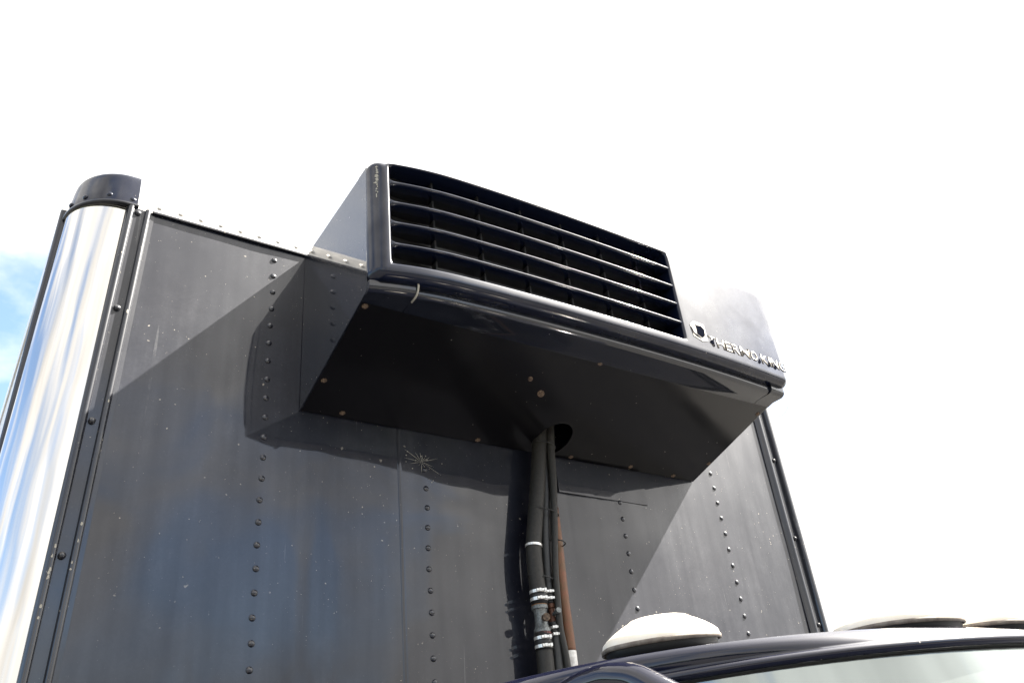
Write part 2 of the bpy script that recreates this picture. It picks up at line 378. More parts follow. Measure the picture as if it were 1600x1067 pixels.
# trims: base strip with two round ribs
def tilt(side, z): return (0.034 * (z - 0.236)) if side < 0 else (0.0155 * (z - 0.087))
def trim(side):
    if side < 0: xs = [(-0.402, -.0), (-0.3995, -.009), (-0.395, -.0125), (-0.390, -.0125), (-0.3865, -.009), (-0.385, -.0045), (-0.362, -.0035), (-0.3605, -.009), (-0.357, -.0125), (-0.352, -.0125), (-0.3485, -.009), (-0.347, -.001), (-0.338, 0.0)]
    else: xs = [(1.734, 0.0), (1.741, -.004), (1.744, -.010), (1.749, -.013), (1.755, -.013), (1.760, -.010), (1.762, -.004), (1.787, -.004), (1.7885, -.011), (1.792, -.016), (1.800, -.017), (1.808, -.014), (1.812, -.006), (1.812, 0.004)]
    bm = bmesh.new(); rows = []
    for j in range(31):
        z = -2.0 + (0.236 + 2.0) * j / 30
        rows.append([(x + tilt(side, z) + (0.006 if side > 0 else 0), y - 0.001, z) for x, y in xs])
    vs = grid(bm, rows); bm.faces.new(vs[-1])
    return link('corner_trim', bm, M_trim, truck, angle=60, label='ribbed left corner trim' if side < 0 else 'ribbed right corner trim')
trL, trR = trim(-1), trim(1)
def screw_bm(r=.0072):
    bm = bmesh.new(); tube(bm, [Vector((0, 0.001, 0)), Vector((0, -.0035, 0))], r, 10); dome(bm, Vector((0, -.003, 0)), r * .8, .0032, seg=10, rings=3); return bm
sc0 = link('screw', screw_bm(), M_trim, trL, smooth=True); sc0.location = (-0.373 - 0.004, -0.005, 0.222)
for k in range(4):
    z = -0.0576 - 0.2829 * k; dup(sc0, (-0.382 + tilt(-1, z) + .006, -0.006, z), trL)
for k in range(3):
    z = 0.1926 - 0.2829 * k - 0.2829; dup(sc0, (1.782 + tilt(1, z), -0.006, z), trR)
# side trim strip beside the chrome
bm = bmesh.new()
rows = []
for j in range(21):
    z = -2.0 + 2.27 * j / 20; dx = 0.020 * (z - 0.236)
    rows.append([(-0.519 + dx, .117, z), (-0.528 + dx, .117, z), (-0.533 + dx, .122, z), (-0.533 + dx, .150, z), (-0.528 + dx, .156, z), (-0.515 + dx, .160, z)])
grid(bm, rows); link('side_trim', bm, M_trim, truck, angle=50)
# pale chips where the trim ribs have been knocked
bm = bmesh.new(); rc = random.Random(11)
for x0, zc, n_ in ((-.355, -.56, 1), (-.355, -.595, 1), (-.358, -.64, 2), (-.392, -.62, 3), (-.392, -.665, 5), (-.3925, -.73, 3), (-.354, -.055, 1), (-.392, .10, 1), (-.353, -.30, 1)):
    for q in range(n_):
        z = zc + rc.uniform(-.012, .012); x = x0 + tilt(-1, z) + rc.uniform(-.001, .001); wd = rc.uniform(.0012, .0026); h = rc.uniform(.002, .006)
        A = [bm.verts.new((x + px * wd, -.0140 + abs(px) * .0006, z + pz * h)) for px, pz in ((-1, -.3), (-.2, -1), (.9, -.4), (.6, .7), (-.4, 1))]; bm.faces.new(A)
link('paint_chip', bm, M_scr, trL)['kind'] = 'stuff'
# thin dark lip above the front panels, then the bright rounded rail
bm = bmesh.new(); box(bm, -0.345, 1.80, -0.008, 0.004, 0.2335, 0.2405, .0015); link('top_lip', bm, M_trim, truck)
bm = bmesh.new(); rows = []
for i in range(13):
    a = math.pi / 2 * i / 12; rows.append([(x, 0.097 - 0.094 * math.cos(a), 0.2415 + 0.090 * math.sin(a)) for x in [-0.392 + 2.19 * k / 40 for k in range(41)]])
grid(bm, rows); rail = link('top_rail', bm, M_alu, truck, smooth=True, label='bright rounded aluminium roof rail')
bm = bmesh.new(); dome(bm, Vector((0, 0, 0)), 0.0075, 0.005, seg=12, rings=3)
rr0 = link('rivet', bm, M_alu, rail, smooth=True); k = 0
for k in range(43):
    x = -0.327 + 0.0502 * k; loc = (x, 0.0065, 0.2655)
    if k == 0: rr0.location = loc; rr0.rotation_euler = (math.radians(-22), 0, 0)
    else: dup(rr0, loc, rail)
# corner cap
bm = bmesh.new(); rows = []
cxc, cyc, Rc = -0.398, 0.120, 0.126
for i in range(15):
    u = i / 14
    z = 0.243 + (0.094 * u / .75 if u < .75 else 0.094 + 0.009 * math.sin((u - .75) / .25 * math.pi / 2))
    rr = Rc - .015 * u ** 1.5 - (0 if u < .75 else .010 * (1 - math.cos((u - .75) / .25 * math.pi / 2)))
    ring = [(0.012, cyc - rr)]
    row = [(cxc + 0.018, cyc - rr, z)]
    for k in range(25):
        a = math.pi / 2 * k / 24; row.append((cxc - rr * math.sin(a) * .96, cyc - rr * math.cos(a), z))
    row.append((cxc - rr * .96, cyc + 0.02, z)); rows.append(row)
rows.append([(cxc + .018, cyc, rows[-1][0][2] + .006)] + [(cxc, cyc, rows[-1][0][2] + .006)] * 25 + [(cxc, cyc + .02, rows[-1][0][2] + .006)])
grid(bm, rows); bmesh.ops.remove_doubles(bm, verts=bm.verts, dist=1e-5)
cap = link('corner_cap', bm, M_cover, truck, smooth=True, label='rounded dark corner cap on top of the polished post')
bm = bmesh.new(); rows = []
for z, rr in ((0.2365, Rc - .004), (0.2365, Rc + .006), (0.2425, Rc + .007), (0.2455, Rc + .001)):
    rows.append([(cxc + 0.02, cyc - rr, z)] + [(cxc - rr * math.sin(math.pi / 2 * k / 24) * .96, cyc - rr * math.cos(math.pi / 2 * k / 24), z) for k in range(25)] + [(cxc - rr * .96, cyc + .04, z)])
grid(bm, rows); link('flange', bm, M_trim, cap, smooth=True)
bm = bmesh.new(); dome(bm, Vector((0, 0, 0)), 0.0075, 0.005, seg=12, rings=3); cr0 = link('rivet', bm, M_cover, cap, smooth=True)
for i, a_ in enumerate((-8, 22, 50, 74)):
    a = math.radians(a_)
    loc = (cxc - Rc * math.sin(max(a, 0)) * .96 + (0.006 if a < 0 else 0), cyc - (Rc - .003) * math.cos(max(a, 0)), 0.264 - .004 * (i == 0))
    if i == 0: cr0.location = loc
    else: dup(cr0, loc, cap, (0, 0, -a))
# torn notch in the cap's left side, with the dark inside showing
bm = bmesh.new(); dome(bm, Vector((-.4955, .0760, .331)), 0.012, 0.002, Vector((-.88, -.4, .25)), 10, 3, 1.4, .8); link('torn_hole', bm, M_inside, cap)

# ------------------------------------------------------------------ cab
CX, CY = 0.65, -0.55
def cab_ring(a, b, z, back=-0.22, n=96, pw_=2.0):
    """front half (super)ellipse, straight sides, flat back; from left-back round the front to right-back"""
    pts = [(CX - a, back, z), (CX - a, (back + CY) / 2, z)]
    for k in range(n + 1):
        th = math.pi * k / n; c_, s_ = math.cos(th), abs(math.sin(th))
        pts.append((CX - a * math.copysign(abs(c_) ** (2 / pw_), c_), CY - b * s_ ** (2 / pw_), z))
    pts += [(CX + a, (back + CY) / 2, z), (CX + a, back, z)]
    return pts
def drop(p):  # the header falls towards the corners, the roof above it does not
    u = min(1.05, abs(p[0] - CX) / 0.70); wt = min(1, max(0, (-1.000 - p[2]) / 0.022)); return (p[0], p[1], p[2] - 0.020 * wt * u ** 4)
ROOF = [(0.717, 0.685, -1.033, 2.0), (0.722, 0.690, -1.030, 2.0), (0.722, 0.690, -1.025, 2.0), (0.717, 0.684, -1.0215, 2.0), (0.711, 0.677, -1.0208, 2.03), (0.706, 0.669, -1.0185, 2.1), (0.695, 0.653, -1.0115, 2.25), (0.672, 0.625, -1.003, 2.5), (0.64, 0.585, -0.9975, 2.6), (0.60, 0.53, -0.994, 2.5), (0.50, 0.42, -0.988, 2.3), (0.35, 0.28, -0.983, 2.1), (0.15, 0.12, -0.980, 2), (0.01, 0.01, -0.979, 2)]
bm = bmesh.new()
grid(bm, [[drop(p) for p in cab_ring(a, b, z, -0.20 if i < 6 else -0.20 - 0.004 * (i - 5), 96, q)] for i, (a, b, z, q) in enumerate(ROOF)])
link('cab_roof', bm, M_cab, truck, smooth=True, label='dark blue cab roof with rounded corners')
# underside of the lip and a gasket between roof and glass
bm = bmesh.new(); grid(bm, [[drop(p) for p in cab_ring(a, b, z)] for a, b, z in ((0.717, 0.685, -1.0335), (0.708, 0.675, -1.037), (0.69, 0.655, -1.036))]); link('roof_gutter', bm, M_black, truck, smooth=True)
def band(name, m, t0, t1, zs, off=0.0, label=None, thick=0.006):
    """piece of the cab skin between angles t0..t1 (fraction of the front half ellipse)"""
    bm = bmesh.new(); rows = []
    for a, b, z in zs:
        rows.append([drop((CX - (a + off) * math.cos(math.pi * (t0 + (t1 - t0) * k / 40)), CY - (b + off) * math.sin(math.pi * (t0 + (t1 - t0) * k / 40)), z)) for k in range(41)])
    grid(bm, rows); return link(name, bm, m, truck, smooth=True, label=label)
GL = [(0.716, 0.684, -1.0362), (0.735, 0.74, -1.20), (0.775, 0.83, -1.38), (0.82, 0.93, -1.56)]
band('windshield', M_glass, 0.235, 0.765, GL, -0.004, 'bright reflecting windshield under the roof edge')
band('windshield_pillar', M_cab, 0.195, 0.235, GL, 0.006); band('windshield_pillar', M_cab, 0.765, 0.805, GL, 0.006)
band('sunlit_pillar_strip', M_alu, 0.222, 0.237, GL, 0.010);  # bright strip on the left pillar stands in for sunlight on it
# side doors
for s in (-1, 1):
    d = bpy.data.objects.new('door', bpy.data.meshes.new('door')); 
    bm = bmesh.new(); xs = CX + s * 0.83
    box(bm, min(xs, xs - s * .05), max(xs, xs - s * .05), -0.98, -0.26, -2.3, -1.56, .012); dr = link('door', bm, M_cab, truck)
    bm = bmesh.new()
    p = [Vector((CX + s * (CX - q[0]), q[1], q[2])) for q in ((-.13, -.27, -1.56), (-.06, -.27, -1.13), (-.045, -.34, -1.085), (-.03, -.6, -1.075), (.0, -.84, -1.062), (.022, -.92, -1.042), (.030, -.965, -1.034), (.035, -1.01, -1.036), (.038, -1.06, -1.055), (.03, -1.16, -1.13), (-.02, -1.38, -1.38), (-.06, -1.52, -1.56))]
    tube(bm, catmull(p, 6), 0.016, 10); link('window_frame', bm, M_cab, dr, smooth=True)
    bm = bmesh.new(); bm.faces.new([bm.verts.new(q + Vector((-s * .004, 0, 0))) for q in p]); link('window_glass', bm, M_glass, dr)
    bm = bmesh.new(); box(bm, xs + (0 if s > 0 else -.02), xs + (.02 if s > 0 else 0), -0.48, -0.34, -1.72, -1.69, .005); link('door_handle', bm, M_chrome, dr)
bm = bmesh.new(); prism(bm, [(CX - .70, -1.05), (CX + .70, -1.05), (CX + .83, -2.3), (CX - .83, -2.3)], 'y', -0.24, -0.215); link('cab_back', bm, M_cab, truck)
bm = bmesh.new(); prism(bm, [(-1.0, -2.4), (-1.0, -1.57), (-1.5, -1.57), (-1.62, -1.60), (-2.4, -1.70), (-2.52, -1.80), (-2.55, -2.4)], 'x', CX - .66, CX + .66); hood = link('hood', bm, M_cab, truck)
for s in (-1, 1):
    bm = bmesh.new(); prism(bm, [(-1.0, -1.60), (-1.0, -2.55), (-1.35, -2.55), (-1.45, -2.25), (-1.75, -2.10), (-2.05, -2.25), (-2.15, -2.55), (-2.5, -2.5), (-2.5, -1.90), (-2.2, -1.78), (-1.6, -1.66)], 'x', CX + s * .665, CX + s * .93); link('fender', bm, M_cab, truck)
body('bumper', M_chrome, CX - .95, CX + .95, -2.66, -2.56, -2.75, -2.5, bev=.02)
body('grille', M_inside, CX - .5, CX + .5, -2.565, -2.555, -2.4, -1.9)
for s in (-.72, .72):
    bm = bmesh.new(); dome(bm, Vector((CX + s, -2.51, -2.05)), .09, .03, Vector((0, -1, 0)), 20, 4); link('headlight', bm, M_lens, truck)
body('frame_rail', M_black, CX - .45, CX - .37, -2.5, 6.0, -2.55, -2.32); body('frame_rail', M_black, CX + .37, CX + .45, -2.5, 6.0, -2.55, -2.32)
for y in (-1.75, 4.6):
    for s in (-1, 1):
        wx = CX + s * .80; bm = bmesh.new(); rows = []
        for k in range(32):
            a = 2 * math.pi * k / 32
            rows.append([(wx + px, y + pr * math.cos(a), -2.63 + pr * math.sin(a)) for px, pr in ((-.12, .24), (-.13, .38), (-.10, .42), (.10, .42), (.13, .38), (.12, .24))])
        grid(bm, rows, close_u=True); whl = link('wheel', bm, M_tyre, truck, smooth=True)
        bm = bmesh.new(); tube(bm, [Vector((wx - .08, y, -2.63)), Vector((wx + .08, y, -2.63))], .245, 28); link('rim', bm, M_rim, whl, angle=40)
# marker lights on the roof edge
def marker(x, y, lab):
    cs = -(x - CX) / .65
    bm = bmesh.new()
    # teardrop shell: long axis along the roof's front-back line
    rows = []; n = 32
    def ring(sc_, h, rear=1.0): return [Vector((0.072 * sc_ * math.cos(a), (0.058 if math.sin(a) < 0 else 0.125 * rear) * sc_ * math.sin(a), h)) for a in [2 * math.pi * k / n for k in range(n)]]
    for sc_, h in ((1.0, 0.0), (1.0, 0.006), (0.985, 0.010), (0.92, 0.0145), (0.80, 0.0205), (0.66, 0.0262), (0.52, 0.0305), (0.49, 0.0325), (0.36, 0.0345), (0.2, 0.0355), (0.02, 0.036)): rows.append(ring(sc_, h))
    vs = grid(bm, rows, close_v=True); bm.faces.new(vs[-1])
    lens = link('marker_light', bm, M_lens, truck, smooth=True, label=lab)
    bm = bmesh.new(); vs = grid(bm, [ring(0.93, -0.012), ring(0.955, -0.0002)], close_v=True); bm.faces.new(vs[0]); link('gasket', bm, M_black, lens, smooth=True)
    bm = bmesh.new(); grid(bm, [ring(.99, -.0008), ring(1.022, -.0005), ring(1.024, .0040), ring(.992, .0052)], close_v=True); link('lamp_base', bm, M_skirt, lens, smooth=True)
    bm = bmesh.new(); dome(bm, Vector((0.030, -0.020, 0.0290)), .0045, .0022, Vector((.2, -.25, 1)), 9, 2, 1.6, .8); link('chip', bm, M_rust, lens)
    bm = bmesh.new(); dome(bm, Vector((0.036, 0.0, 0.0305)), .004, .002, Vector((.3, 0, 1)), 8, 2); link('screw', bm, M_rust, lens)
    lens.location = (x, y, -0.984); lens.rotation_euler = (math.radians(5), math.radians(-3 * cs), math.radians(-38 * cs))
    return lens
marker(.172, -.948, 'bleached marker light at the left roof corner'); marker(.483, -1.088, 'second marker light from the left')
marker(.665, -1.105, 'middle marker light'); marker(.845, -1.088, 'second marker light from the right'); marker(1.155, -.948, 'marker light at the right roof corner')

# ================================================================== refrigeration unit
unit = empty('refrigeration_unit', 'dark blue truck cooling unit with louvred grille bolted high on the riveted wall', 'cooling unit')
X0, X1, ZTOP = 0.046, 1.349, 0.2315
def F(x):   # bowed front seen from above
    d = x - .72; y = -.469 + .040 * d * d + .050 * d ** 4
    if x < .25: y += .47 * (.25 - x) ** 2
    return y
Fs = F
def zb(d): return -0.2285 + 0.2779 * d     # underside height at depth d
# side panels
for s, x in ((0, X0), (1, X1)):
    xa, xb = (x, x + .003) if s == 0 else (x - .003, x)
    bm = bmesh.new(); prism(bm, [(-.002, zb(0)), (-.002, ZTOP), (-.386, ZTOP), (-.386, zb(.386))], 'x', xa, xb)
    link('side_panel', bm, M_shell, unit)
bm = bmesh.new(); box(bm, X0 + .0032, X1 - .0032, -.386, -.002, ZTOP - .003, ZTOP); link('top_panel', bm, M_shell, unit)
for xa, xb in ((X0 - .0010, X0 - .0002), (X1 + .0002, X1 + .0010)):
    bm = bmesh.new(); prism(bm, [(-.345, -.1325), (-.345, ZTOP - .0005), (-.3855, ZTOP - .0005), (-.3855, -.1215)], 'x', xa, xb); link('side_flange', bm, M_shell, unit)
# bottom panel with the round hose hole
bm = bmesh.new()
HX, HD, HR = 0.7545, 0.062, 0.052
x_a, x_b, d_a, d_b = X0 + .0005, X1 - .0005, 0.002, 0.372
def und(x, d, dz=0.0): return (x, -d, zb(d) + dz)
def square_pt(a, rx0, rx1, rd0, rd1):
    dx, dd = math.cos(a), math.sin(a); ts = []
    if dx > 1e-9: ts.append((rx1 - HX) / dx)
    if dx < -1e-9: ts.append((rx0 - HX) / dx)
    if dd > 1e-9: ts.append((rd1 - HD) / dd)
    if dd < -1e-9: ts.append((rd0 - HD) / dd)
    tt = min(ts); return HX + dx * tt, HD + dd * tt
angs = sorted([2 * math.pi * k / 64 for k in range(64)] + [math.atan2(d - HD, x - HX) % (2 * math.pi) for x in (x_a, x_b) for d in (d_a, d_b)])
A_ = [bm.verts.new(und(HX + HR * math.cos(a) * 1.02, max(d_a + .001, HD + HR * 1.3 * math.sin(a)))) for a in angs]
B_ = [bm.verts.new(und(*square_pt(a, x_a, x_b, d_a, d_b))) for a in angs]
A2 = [bm.verts.new(v.co + Vector((0, 0, .004))) for v in A_]; n = len(angs)
for i in range(n):
    j = (i + 1) % n
    bm.faces.new((A_[i], B_[i], B_[j], A_[j])); bm.faces.new((A2[i], A2[j], A_[j], A_[i]))
bp = link('bottom_panel', bm, M_under, unit, label='black underside panel with a round hose hole')
# left bottom edge flange: bright worn edge
bm = bmesh.new(); prism(bm, [(-.0, zb(0) - .0015), (-.004, zb(0) + .004), (-.386, zb(.386) + .004), (-.386, zb(.386) - .0015)], 'x', X0 - .0012, X0 + .0004); link('edge_flange', bm, M_shell, unit)
# inside of the hole (dark box)
bm = bmesh.new(); box(bm, .60, .95, -.20, -.012, -.10, -.06); link('inner_tray', bm, M_inside, unit)
# front bottom rolled edge of the shell, follows the bowed front
def rolled(x0, x1, z_in, z_front, yoff, name, m, r=.017):
    bm = bmesh.new(); rows = []
    nx = 60
    for i in range(nx + 1):
        x = x0 + (x1 - x0) * i / nx; yf = Fs(x) + yoff; zi = z_front
        prof = [(-.352, zb(.352) - .0012), (-.372, zb(.372) - .0018), (yf + r * 1.2, zi - r - .001), (yf + r * .5, zi - r * .85), (yf + r * .12, zi - r * .45), (yf, zi), (yf, zi + .012), (yf + .012, zi + .014)]
        rows.append([(x, y, z) for y, z in prof])
    vs = grid(bm, rows); bm.faces.new(vs[0]); bm.faces.new(vs[-1])
    return link(name, bm, m, unit, angle=50)
rolled(0.1475, X1 - .060, 0, -.1165, .034, 'bottom_rail', M_shell, .009)
rolled(X0 - .0005, 0.1462, 0, -.1145, .024, 'corner_bracket', M_shell, .014)
rolled(X1 - .0585, X1 + .001, 0, -.1150, .026, 'corner_bracket', M_shell, .012)
# pale clip beside the left bracket
bm = bmesh.new(); yb = Fs(.147) + .022
tube(bm, catmull([(.1475, yb - .003, -.100), (.1475, yb - .004, -.112), (.1475, yb + .006, -.127), (.1475, yb + .03, -.1305)], 4), .0022, 8); link('clip', bm, M_scr, unit, smooth=True)
# bolts under the unit
N_u = Vector((0, -.2679, -.9634)); N_u = Vector((0, -0.2779, -1)).normalized()
bm = bmesh.new(); tube(bm, [Vector((0, 0, .002)), Vector((0, 0, -.0012))], .0072, 18); dome(bm, Vector((0, 0, -.001)), .0042, .003, Vector((0, 0, -1)), 12, 3)
b0 = link('bolt', bm, M_rust, bp, smooth=False); first = True
for x, d in ((.0625, .11), (.148, .019), (.060, .342), (.713, .352), (.540, .012), (.854, .012), (1.076, .017), (1.255, .012), (1.340, .09), (1.338, .319)):
    if first: b0.location = und(x, d); b0.rotation_euler = (math.atan(.2779) * -1, 0, 0); first = False
    else: dup(b0, und(x, d), bp)
bm = bmesh.new()
for x, d, r in ((.616, .213, .012), (.558, .252, .008)): dome(bm, Vector(und(x, d)), r, .002, N_u, 12, 2, 1.2, .8)
link('brown_spot', bm, M_rust, bp)  # two low brown spots on the underside
# ---- front cover: bowed moulded shell with an opening for the louvres
CX0, CX1, CZ0, CZ1, RR = X0 - .003, X1 + .012, -.104, .2375, .030
OX0, OX1, OZ0, OZ1 = .086, .926, -.066, .2205      # opening
HRR = .0075
def corner_r(x, z): return .022 if x < .7 else (.060 if z > .07 else .020)
def cover_pt(x, z):
    """face grid point -> rounded moulding (silhouette corners rounded, border rolled back)"""
    # distance to the rounded-rectangle outline
    cx = (CX0 + CX1) / 2; cz = (CZ0 + CZ1) / 2; hx = (CX1 - CX0) / 2; hz = (CZ1 - CZ0) / 2
    r = corner_r(x, z); qx = abs(x - cx) - (hx - r); qz = abs(z - cz) - (hz - r)
    if qx > 0 and qz > 0:
        # squash the square corner onto the round one
        L = math.hypot(qx, qz); mxq = max(qx, qz); k = mxq / L
        nx, nz_ = qx * k, qz * k
        x = cx + math.copysign(hx - r + nx, x - cx); z = cz + math.copysign(hz - r + nz_, z - cz); e = r - mxq
    else: e = min(hx - abs(x - cx), hz - abs(z - cz))
    rr = RR if (abs(x - cx) > hx - RR or z > cz) else .024
    rr = min(rr, .030)
    y = Fs(x)
    if z < cz and qx <= 0: rr = .020
    if e < rr:
        y += rr - math.sqrt(max(0, rr * rr - (rr - e) ** 2))
    return (x, y, z)
def ticks(lo, hi, cuts, n, rr):
    s = set()
    for k in range(9): 
        a = rr * (1 - math.cos(math.pi / 2 * k / 8)); s.add(round(lo + a, 5)); s.add(round(hi - a, 5))
    for c in cuts: s.add(round(c, 5))
    for k in range(n + 1):
        v = lo + (hi - lo) * k / n
        if lo + rr < v < hi - rr and min(abs(v - q) for q in s) > (hi - lo) / n * .45: s.add(round(v, 5))
    return sorted(s)
ea, eb, ec, ed = OX0 - HRR, OX1 + HRR, OZ0 - HRR, OZ1 + HRR * .6
xs_ = ticks(CX0, CX1, (ea, eb), 80, RR); zs_ = ticks(CZ0, CZ1, (ec, ed), 22, .024)
bm = bmesh.new(); V = {}
def gv(i, j):
    if (i, j) not in V: V[i, j] = bm.verts.new(cover_pt(xs_[i], zs_[j]))
    return V[i, j]
for i in range(len(xs_) - 1):
    for j in range(len(zs_) - 1):
        mxx, mz = (xs_[i] + xs_[i + 1]) / 2, (zs_[j] + zs_[j + 1]) / 2
        if ea < mxx < eb and ec < mz < ed: continue
        bm.faces.new((gv(i, j), gv(i + 1, j), gv(i + 1, j + 1), gv(i, j + 1)))
# skirt back to the seam
per = [(i, 0) for i in range(len(xs_))] + [(len(xs_) - 1, j) for j in range(1, len(zs_))] + [(i, len(zs_) - 1) for i in range(len(xs_) - 2, -1, -1)] + [(0, j) for j in range(len(zs_) - 2, 0, -1)]
pv = [gv(*q) for q in per]
def sk(v, y):
    return bm.verts.new((v.co.x, y, v.co.z))
S1 = [sk(v, -.3885) for v in pv]; S2 = [bm.verts.new(((v.co.x - .7) * .992 + .7, -.3885, (v.co.z - .066) * .97 + .066)) for v in pv]
for k in range(len(pv)):
    q = (k + 1) % len(pv); bm.faces.new((pv[k], pv[q], S1[q], S1[k])); bm.faces.new((S1[k], S1[q], S2[q], S2[k]))
# opening rim: follow grid boundary, quarter-round, then walls going back
ix = [i for i, x in enumerate(xs_) if ea - 1e-6 <= x <= eb + 1e-6]; iz = [j for j, z in enumerate(zs_) if ec - 1e-6 <= z <= ed + 1e-6]
rim = [(i, iz[0]) for i in ix] + [(ix[-1], j) for j in iz[1:]] + [(i, iz[-1]) for i in ix[-2::-1]] + [(ix[0], j) for j in iz[-2:0:-1]]
rv = [gv(*q) for q in rim]; prev = rv
def inset(x, z, e, back):
    # move toward the opening by e with rounded inner corners
    fx = (x - ea) / (eb - ea); fz = (z - ec) / (ed - ec)
    hz_ = {0: HRR * .6 if fz > .5 else HRR}[0]
    nx = min(max(x, ea + e), eb - e); nz_ = min(max(z, ec + e), ed - e * (.6 if True else 1))
    # round the corner
    r = .009 * min(1, e / HRR)
    cxr = ea + e + r if fx < .5 else eb - e - r; czr = ec + e + r if fz < .5 else ed - e * .6 - r
    if r > 1e-6 and (nx - cxr) * (-1 if fx < .5 else 1) > 0 and (nz_ - czr) * (-1 if fz < .5 else 1) > 0:
        v = Vector((nx - cxr, nz_ - czr)); L = v.length
        if L > r: v = v * (r / L)
        nx, nz_ = cxr + v.x, czr + v.y
    return (nx, Fs(x) + back, nz_)
walls = []
for k in range(1, 7):
    a = math.pi / 2 * k / 6; walls.append((HRR * math.sin(a), HRR * (1 - math.cos(a))))
walls += [(HRR + .001, .030), (HRR + .002, .062)]
for e, back in walls:
    cur = [bm.verts.new(inset(v.co.x, v.co.z, e, back)) for v in rv]
    for k in range(len(rv)):
        q = (k + 1) % len(rv); bm.faces.new((prev[k], prev[q], cur[q], cur[k]))
    prev = cur
cover = link('grille_cover', bm, M_cover, unit, smooth=True, label='glossy moulded front cover')
# dark gasket in the seam behind the cover
bm = bmesh.new(); prism(bm, [(X0 + .006, -.095), (X1 - .006, -.095), (X1 - .006, .222), (X0 + .006, .222)], 'y', -.3925, -.383)
link('seam_gasket', bm, M_black, unit)
# louvres: rounded front edge, blade running back and slightly down
def blade(z):
    bm = bmesh.new(); rows = []; xs = [OX0 - .004 + (OX1 - OX0 + .008) * k / 70 for k in range(71)]
    for x in xs:
        y = Fs(x) + .0015; fl = .010 * math.exp(-(x - OX0) / .006)
        r = .0042 + fl * .5
        P = [(y + .050, z + .0015), (y + .004, z + r * .9), (y + .0012, z + r * .62), (y, z), (y + .0010, z - r * .55), (y + .0040, z - r * .95), (y + .010, z - r * 1.15), (y + .052, z - r * 1.5)]
        rows.append([(x, py, pz) for py, pz in P])
    vs = grid(bm, rows, close_v=True); bm.faces.new(vs[0]); bm.faces.new(vs[-1])
    return link('louver', bm, M_louver, cover, smooth=True)
for z in (.168, .1075, .048, -.0125): blade(z)
for x in (.202, .327, .453, .580, .706, .832):
    bm = bmesh.new(); y = Fs(x); box(bm, x - .0022, x + .0022, y + .033, y + .052, OZ0 - .002, OZ1 + .002); link('divider', bm, M_black, cover)
bm = bmesh.new(); box(bm, .08, .935, -.392, -.386, -.08, .225); link('condenser_coil', bm, M_fin, unit)
for x in (.46, .75):
    pass
# ---- lettering and emblem on the plain right part of the cover
def text_mesh(s, size, off=0.012):
    cu = bpy.data.curves.new('txt', 'FONT'); cu.body = s; cu.size = size; cu.extrude = 0; cu.offset = off
    o = bpy.data.objects.new('txt', cu); C.objects.link(o); dg = bpy.context.evaluated_depsgraph_get()
    me = bpy.data.meshes.new_from_object(o.evaluated_get(dg)); w_ = max((v.co.x for v in me.vertices), default=0); w0 = min((v.co.x for v in me.vertices), default=0)
    bpy.data.objects.remove(o); return me, w0, w_
def base_z(x): return -.047 - .034 * (x - 1.0) / .35
def letter(ch, x, wd, ht, mtl=M_letter, off=0.004, lift=.0010, name='letter'):
    me, a, b = text_mesh(ch, 1.0, off); bm = bmesh.new(); bm.from_mesh(me); hmax = max(v.co.y for v in bm.verts); hmin = min(v.co.y for v in bm.verts)
    for v in bm.verts:
        px = x + (v.co.x - a) / (b - a) * wd; pz = base_z(px) * 0 + BZ + (v.co.y - hmin) / (hmax - hmin) * ht
        v.co = Vector((px, Fs(px) - lift, pz))
    g = bmesh.ops.extrude_face_region(bm, geom=bm.faces[:])
    for v in [q for q in g['geom'] if isinstance(q, bmesh.types.BMVert)]: v.co.y += .0016
    o = link(name, bm, mtl, cover); return o
BZ = -.062
M_dark = mat('peeled_navy', (0.006, 0.007, 0.012), 0.9, spec=0.0)
txt = 'THERMO'; x = 1.019
wds = {'T': .026, 'H': .030, 'E': .025, 'R': .028, 'M': .041, 'O': .029, 'K': .030, 'I': .009, 'N': .030, 'G': .030}
for ch in txt: letter(ch, x, wds[ch], .030); BZ -= .0012; letter(ch, x - .0012, wds[ch] + .0024, .0324, M_dark, .016, .0006, 'letter_outline'); BZ += .0012; x += wds[ch] + .0045
x += .014
for ch in 'KING': letter(ch, x, wds[ch], .030); BZ -= .0012; letter(ch, x - .0012, wds[ch] + .0024, .0324, M_dark, .016, .0006, 'letter_outline'); BZ += .0012; x += wds[ch] + .0045
def flat(name, poly, m, lift, par=cover):
    bm = bmesh.new(); A = [bm.verts.new((px, Fs(px) - lift, pz)) for px, pz in poly]; B = [bm.verts.new((px, Fs(px) + .001, pz)) for px, pz in poly]
    bm.faces.new(A)
    for i in range(len(poly)): bm.faces.new((A[i], A[(i + 1) % len(poly)], B[(i + 1) % len(poly)], B[i]))
    return link(name, bm, m, par)
em = flat('emblem', [(.955, -.012), (.972, .003), (1.012, .001), (1.014, -.052), (.992, -.058), (.960, -.048)], M_letter, .0010)
flat('emblem_shape', [(.975, -.002), (.979, -.010), (.998, -.008), (1.008, -.016), (1.006, -.036), (.994, -.046), (.976, -.038), (.9775, -.02)], M_dark, .0016, em)
flat('emblem_shape', [(.9565, -.020), (.9595, -.022), (.964, -.036), (.978, -.043), (.990, -.050), (.972, -.047), (.960, -.038)], M_dark, .0016, em)
flat('peeled_patch', [(1.022, -.050), (1.038, -.036), (1.037, -.062)], M_dark, .0018)
for px in (1.219, 1.262, 1.292): flat('peeled_patch', [(px, -.064), (px + .009, -.050), (px + .013, -.060), (px + .008, -.066)], M_dark, .0018)
